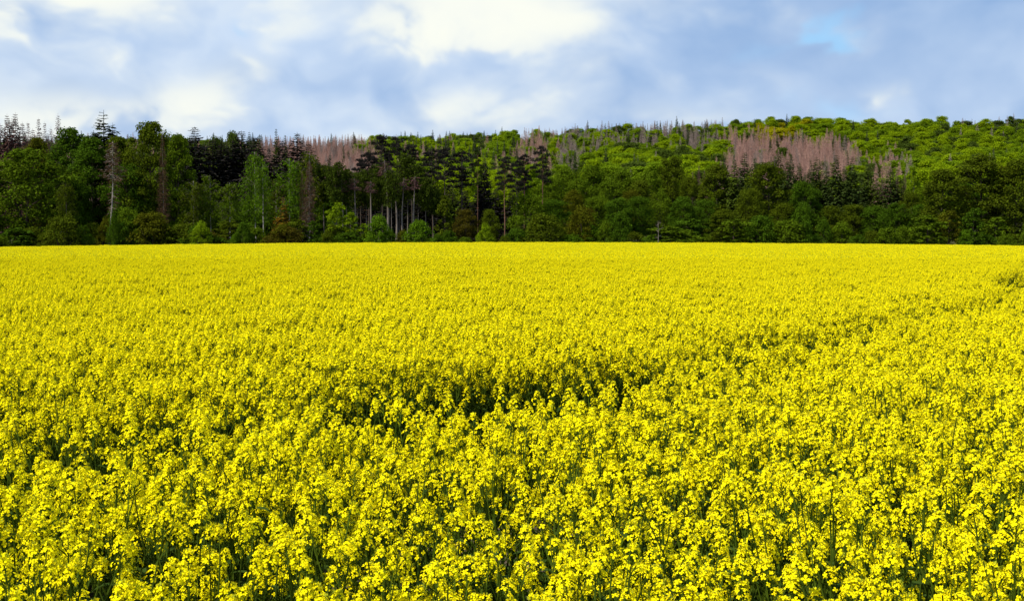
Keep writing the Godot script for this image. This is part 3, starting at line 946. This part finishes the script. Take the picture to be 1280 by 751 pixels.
	for px in [1320, 1365]:
		tree("broadleaf_tree", "tall_broadleaf", px, 204, 182, 66, "dark", "brown", "dark olive tree past the right end of the forest edge", "tree", "dark trees past the right end")
	for px in [-35, -85]:
		tree("broadleaf_tree", "tall_broadleaf", px, 178, 184, 70, "deep", "brown", "dark tree past the left corner of the field", "tree", "dark trees past the left corner")
	# -- young growth along the crop, sunlight put into the lime tint
	for a in [[421, 253, 30], [438, 266, 30], [453, 280, 22]]:
		tree("broadleaf_tree", "sapling", a[0], a[1], 168, a[2], "lime", "grey", "bright lime young tree before the larch stems at the field edge", "tree", "lime young trees before the larches")
	tree("shrub", "bush", 524, 276, 167, 40, "fresh", "brown", "bright green cone-shaped shrub before the bare larch stems", "shrub")
	tree("shrub", "bush", 606, 280, 165.5, 24, "lime", "brown", "small lime shrub just left of the long bare pine stem", "shrub")
	tree("shrub", "bush", 472, 272, 166, 36, "fresh", "brown", "fresh olive-green shrub between the lime saplings and the bright green shrub", "shrub")
	tree("shrub", "bush", 188, 266, 168, 60, "olive", "brown", "large olive shrub below the rusty dead spruce", "shrub")
	tree("shrub", "bush", 161, 262, 168, 44, "mid", "brown", "mid green shrub left of the large olive shrub", "shrub")
	tree("shrub", "bush", 352, 282, 165.5, 32, "olive", "brown", "yellow-olive shrub below the orange-brown conifer", "shrub")
	tree("shrub", "bush", 250, 280, 165.5, 30, "lime", "brown", "lime green little shrub at the feet of the birches", "shrub")
	tree("shrub", "bush", 294, 292, 166.5, 14, "fresh", "brown", "smallest fresh green shrub between birch stems", "shrub")
	tree("dead_sapling", "bare_sapling", 823, 276, 165.2, 15, "pale_twig", "pale", "small pale bare sapling standing at the field edge", "tree")
	# the continuous low growth along the edge
	var r := rngs(600)
	var px := -40.0
	while px < 1330.0:
		var near_larch := px > 455 and px < 640
		var t := "deep"
		var u := r.randf()
		if px > 660:
			t = "deep" if u < 0.36 else ("mid" if u < 0.66 else ("brown" if u < 0.72 else ("fresh" if u < 0.80 else ("olive" if u < 0.86 else "dark"))))
		else:
			t = "deep" if u < 0.45 else ("dark" if u < 0.72 else ("olive" if u < 0.82 else ("brown" if u < 0.86 else "mid")))
		var top := lerpf(294.0, 258.0, pow(r.randf(), 1.6)) if px > 660 else lerpf(297.0, 266.0, pow(r.randf(), 1.6))
		if near_larch: top = r.randf_range(288, 299)
		var wpx := r.randf_range(18, 58) if not near_larch else r.randf_range(14, 30)
		tree("shrub", "bush" if r.randf() < 0.62 or top > 285.0 else "sapling", px, top, 165.5 + r.randf_range(0.0, 9.0), wpx, t, "brown", {"deep": "shade-tinted deep green low shrub in the hedge of growth along the field edge", "dark": "shade-tinted dull dark low shrub in the hedge of growth along the field edge", "fresh": "fresh green low shrub in the hedge of growth along the field edge", "mid": "mid green low shrub in the hedge of growth along the field edge", "olive": "olive low shrub in the hedge of growth along the field edge", "brown": "brownish low shrub in the hedge of growth along the field edge"}[t], "shrub", t + " low shrubs along the field edge")
		px += r.randf_range(8, 22)

func box_in(p: Vector2, x0: float, y0: float, x1: float, y1: float) -> bool:
	return p.x > x0 and p.x < x1 and p.y > y0 and p.y < y1

# what grows where on the hillside, told by where its top is seen
func hill_kind(at: Vector2, u: float) -> Array:
	var p := at + Vector2(ground_noise.get_noise_2d(at.x * 4.0, at.y * 9.0) * 14.0, ground_noise.get_noise_2d(at.y * 9.0, at.x * 4.0) * 8.0)
	var dead := 0.03
	var green_conifer := 0.03
	var tn := "hill_lime" if u < 0.45 else ("hill_green" if u < 0.85 else "hill_dark")
	if p.x < 325.0:
		dead = 0.35; green_conifer = 0.45
		tn = "hill_dark" if u < 0.7 else "hill_green"
	elif p.x < 470.0:
		dead = 0.97
		if p.x > 448 and p.y < 180: dead = 0.7
	elif p.x < 645.0:
		dead = 0.16; green_conifer = 0.28
	elif box_in(p, 640, 140, 725, 205): dead = 0.78
	elif box_in(p, 700, 140, 905, 180): dead = 0.7; green_conifer = 0.15
	elif box_in(p, 894, 162, 1072, 222):
		var edge := 162.0 + 10.0 * absf(p.x - 960.0) / 110.0
		dead = 0.94 if p.y > edge else 0.15
	elif box_in(p, 1078, 192, 1140, 240): dead = 0.7
	elif p.x > 1200 and p.y < 166: dead = 0.25
	if box_in(p, 940, 150, 1012, 164) and u > 0.35: tn = "hill_yellow"
	var k := fmod(u * 977.0, 1.0)
	if k < dead: return ["dead_spruce", "grey" if (p.x > 700 and p.x < 895) or p.x > 1130 or fmod(u * 313.0, 1.0) < 0.18 else "pink"]
	if k < dead + green_conifer: return ["spruce", "blue_needle"]
	return ["hill_broadleaf", tn]

const HILL_LABEL := {
	"hill_lime": "bright lime green tree in the sunlit leafy canopy of the far hillside",
	"hill_green": "mid green tree in the leafy canopy of the far hillside",
	"hill_dark": "darker greyish green tree in the leafy canopy of the far hillside",
	"hill_yellow": "yellowish tree in the strip above the pinkish dead belt",
	"pink": "pinkish brown dead spruce in a bare belt on the far hillside",
	"grey": "greyish dead spruce among the trees of the far hillside",
	"blue_needle": "living bluish green spruce on the far hillside"}

func hillside() -> void:
	var r := rngs(700)
	var cols := PackedFloat32Array()
	cols.resize(1500)
	cols.fill(262.0)
	for i in 1500:      # hidden behind the front trees on the left
		if i - 100 < 440: cols[i] = 215.0
	var found := []
	var d := 272.0
	while d < 690.0:
		var x := -0.46 * d - 12.0
		while x < 0.46 * d + 12.0:
			var jx := x + r.randf_range(-2.6, 2.6)
			var jd := d + r.randf_range(-3.0, 3.0)
			var u := r.randf()
			var g := height(jx, jd)
			var h := 12.8 + 4.6 * pow(r.randf(), 1.6)
			var p := to_pixel(Vector3(jx, g + h, -jd))
			var k := hill_kind(p, u)
			if k[0] == "dead_spruce": h = r.randf_range(14.0, 19.0)
			if k[0] == "spruce": h = r.randf_range(15.0, 20.5)
			p = to_pixel(Vector3(jx, g + h, -jd))
			var w := h * (r.randf_range(0.5, 0.95) if k[0] == "hill_broadleaf" else r.randf_range(0.18, 0.26))
			var half := w * 0.5 / jd * F
			var spacing := w * 0.82 if k[0] == "hill_broadleaf" else 3.6
			x += spacing
			var vis := 0.0
			for c in range(int(p.x - half) + 100, int(p.x + half) + 101):
				if c >= 0 and c < 1500:
					vis += maxf(0.0, cols[c] - p.y)
			if vis > 4.0:
				found.append([vis, k, Vector3(jx, g - 0.2, -jd), h, w, r.randi() % 20, r.randf() * TAU])
			var sink := half * 0.5
			for c in range(int(p.x - half) + 100, int(p.x + half) + 101):
				if c >= 0 and c < 1500:
					var e := absf(c - 100 - p.x) / maxf(half, 1.0)
					cols[c] = minf(cols[c], p.y + sink * e * e + (3.0 if k[0] == "hill_broadleaf" else 9.0))
		d += 7.0
	found.sort_custom(func(a, b): return a[0] > b[0])
	var used := {"hill_broadleaf": 0, "dead_spruce": 0, "spruce": 0}
	var called := {"hill_broadleaf": "hillside_tree", "dead_spruce": "hillside_dead_spruce", "spruce": "hillside_spruce"}
	var rest := {}
	for f in found:
		var kind: String = f[1][0]
		var tn: String = f[1][1]
		used[kind] += 1
		if used[kind] <= 280:
			var o := plant_tree(called[kind], kind, f[5], f[2], f[3], f[4], f[6], tn, "pink" if kind == "dead_spruce" else "grey")
			tagged(o, HILL_LABEL[tn], "tree", tn.replace("_", " ") + " trees on the far hillside")
		else:
			var key := "%s|%d|%s" % [kind, f[5] % stock[kind].size(), tn]
			if not rest.has(key): rest[key] = []
			var p: Dictionary = stock[kind][f[5] % stock[kind].size()]
			rest[key].append(Transform3D(Basis(Vector3.UP, f[6]) * Basis.from_scale(Vector3(f[4] / p.w, f[3] / p.h, f[4] / p.w)), f[2]))
	print("hill trees ", used)
	if rest.size():
		var wood := Node3D.new()
		wood.name = "hillside_wood"
		add_child(wood)
		tagged(wood, "mass of further trees filling the far wooded hillside", "wood", "", "stuff")
		for key: String in rest:
			var q := key.split("|")
			var p: Dictionary = stock[q[0]][int(q[1])]
			scatter("wood_crowns", p.crown, tint(q[2]), rest[key], wood)
			scatter("wood_trunks", p.trunk, bark("pink" if q[0] == "dead_spruce" else "grey"), rest[key], wood)

# ================================================================ all together
func _ready() -> void:
	var cam := Camera3D.new()
	cam.name = "camera"
	cam.position = Vector3(0, EYE, 0)
	cam.rotation.x = -PITCH
	cam.fov = rad_to_deg(2.0 * atan(375.5 / F))
	cam.near = 0.1
	cam.far = 4000.0
	add_child(cam)
	cam.current = true

	var env := Environment.new()
	var sky := Sky.new()
	var pano := PanoramaSkyMaterial.new()
	pano.panorama = make_sky()
	sky.sky_material = pano
	env.background_mode = Environment.BG_SKY
	env.sky = sky
	env.tonemap_mode = Environment.TONE_MAPPER_LINEAR
	env.tonemap_exposure = 1.26
	env.sdfgi_enabled = true
	env.ssao_enabled = true
	env.ssil_enabled = true
	var we := WorldEnvironment.new()
	we.name = "world"
	we.environment = env
	add_child(we)

	var sun := DirectionalLight3D.new()
	sun.name = "sun"
	sun.light_energy = 1.6
	sun.light_angular_distance = 0.5
	sun.light_color = Color(1.0, 0.96, 0.88)
	sun.shadow_enabled = true
	add_child(sun)
	# sun high on the left, a little behind the camera
	var az := deg_to_rad(-122.0)
	var el := deg_to_rad(52.0)
	sun.look_at_from_position(Vector3(sin(az) * cos(el), sin(el), -cos(az) * cos(el)) * 100.0, Vector3.ZERO)

	ground_noise.seed = 4
	ground_noise.frequency = 0.012
	crop_noise.seed = 8
	crop_noise.frequency = 0.45

	var ds := []
	var q := -60.0
	while q < FIELD_END + 4.0:
		ds.append(q); q += 8.0
	ds.append(FIELD_END + 4.0)
	sheet("ground", ds, soil_mat("soil", Color(0.045, 0.035, 0.024), Color(0.11, 0.085, 0.058), 0.6))
	var ds2 := []
	q = FIELD_END + 4.0
	while q < 1400.0:
		ds2.append(q); q += 12.0 if q < 720.0 else 60.0
	sheet("hill", ds2, soil_mat("forest_floor", Color(0.035, 0.032, 0.015), Color(0.07, 0.075, 0.025), 0.12))

	grow_stock()
	forest_edge()
	hillside()
	sow()
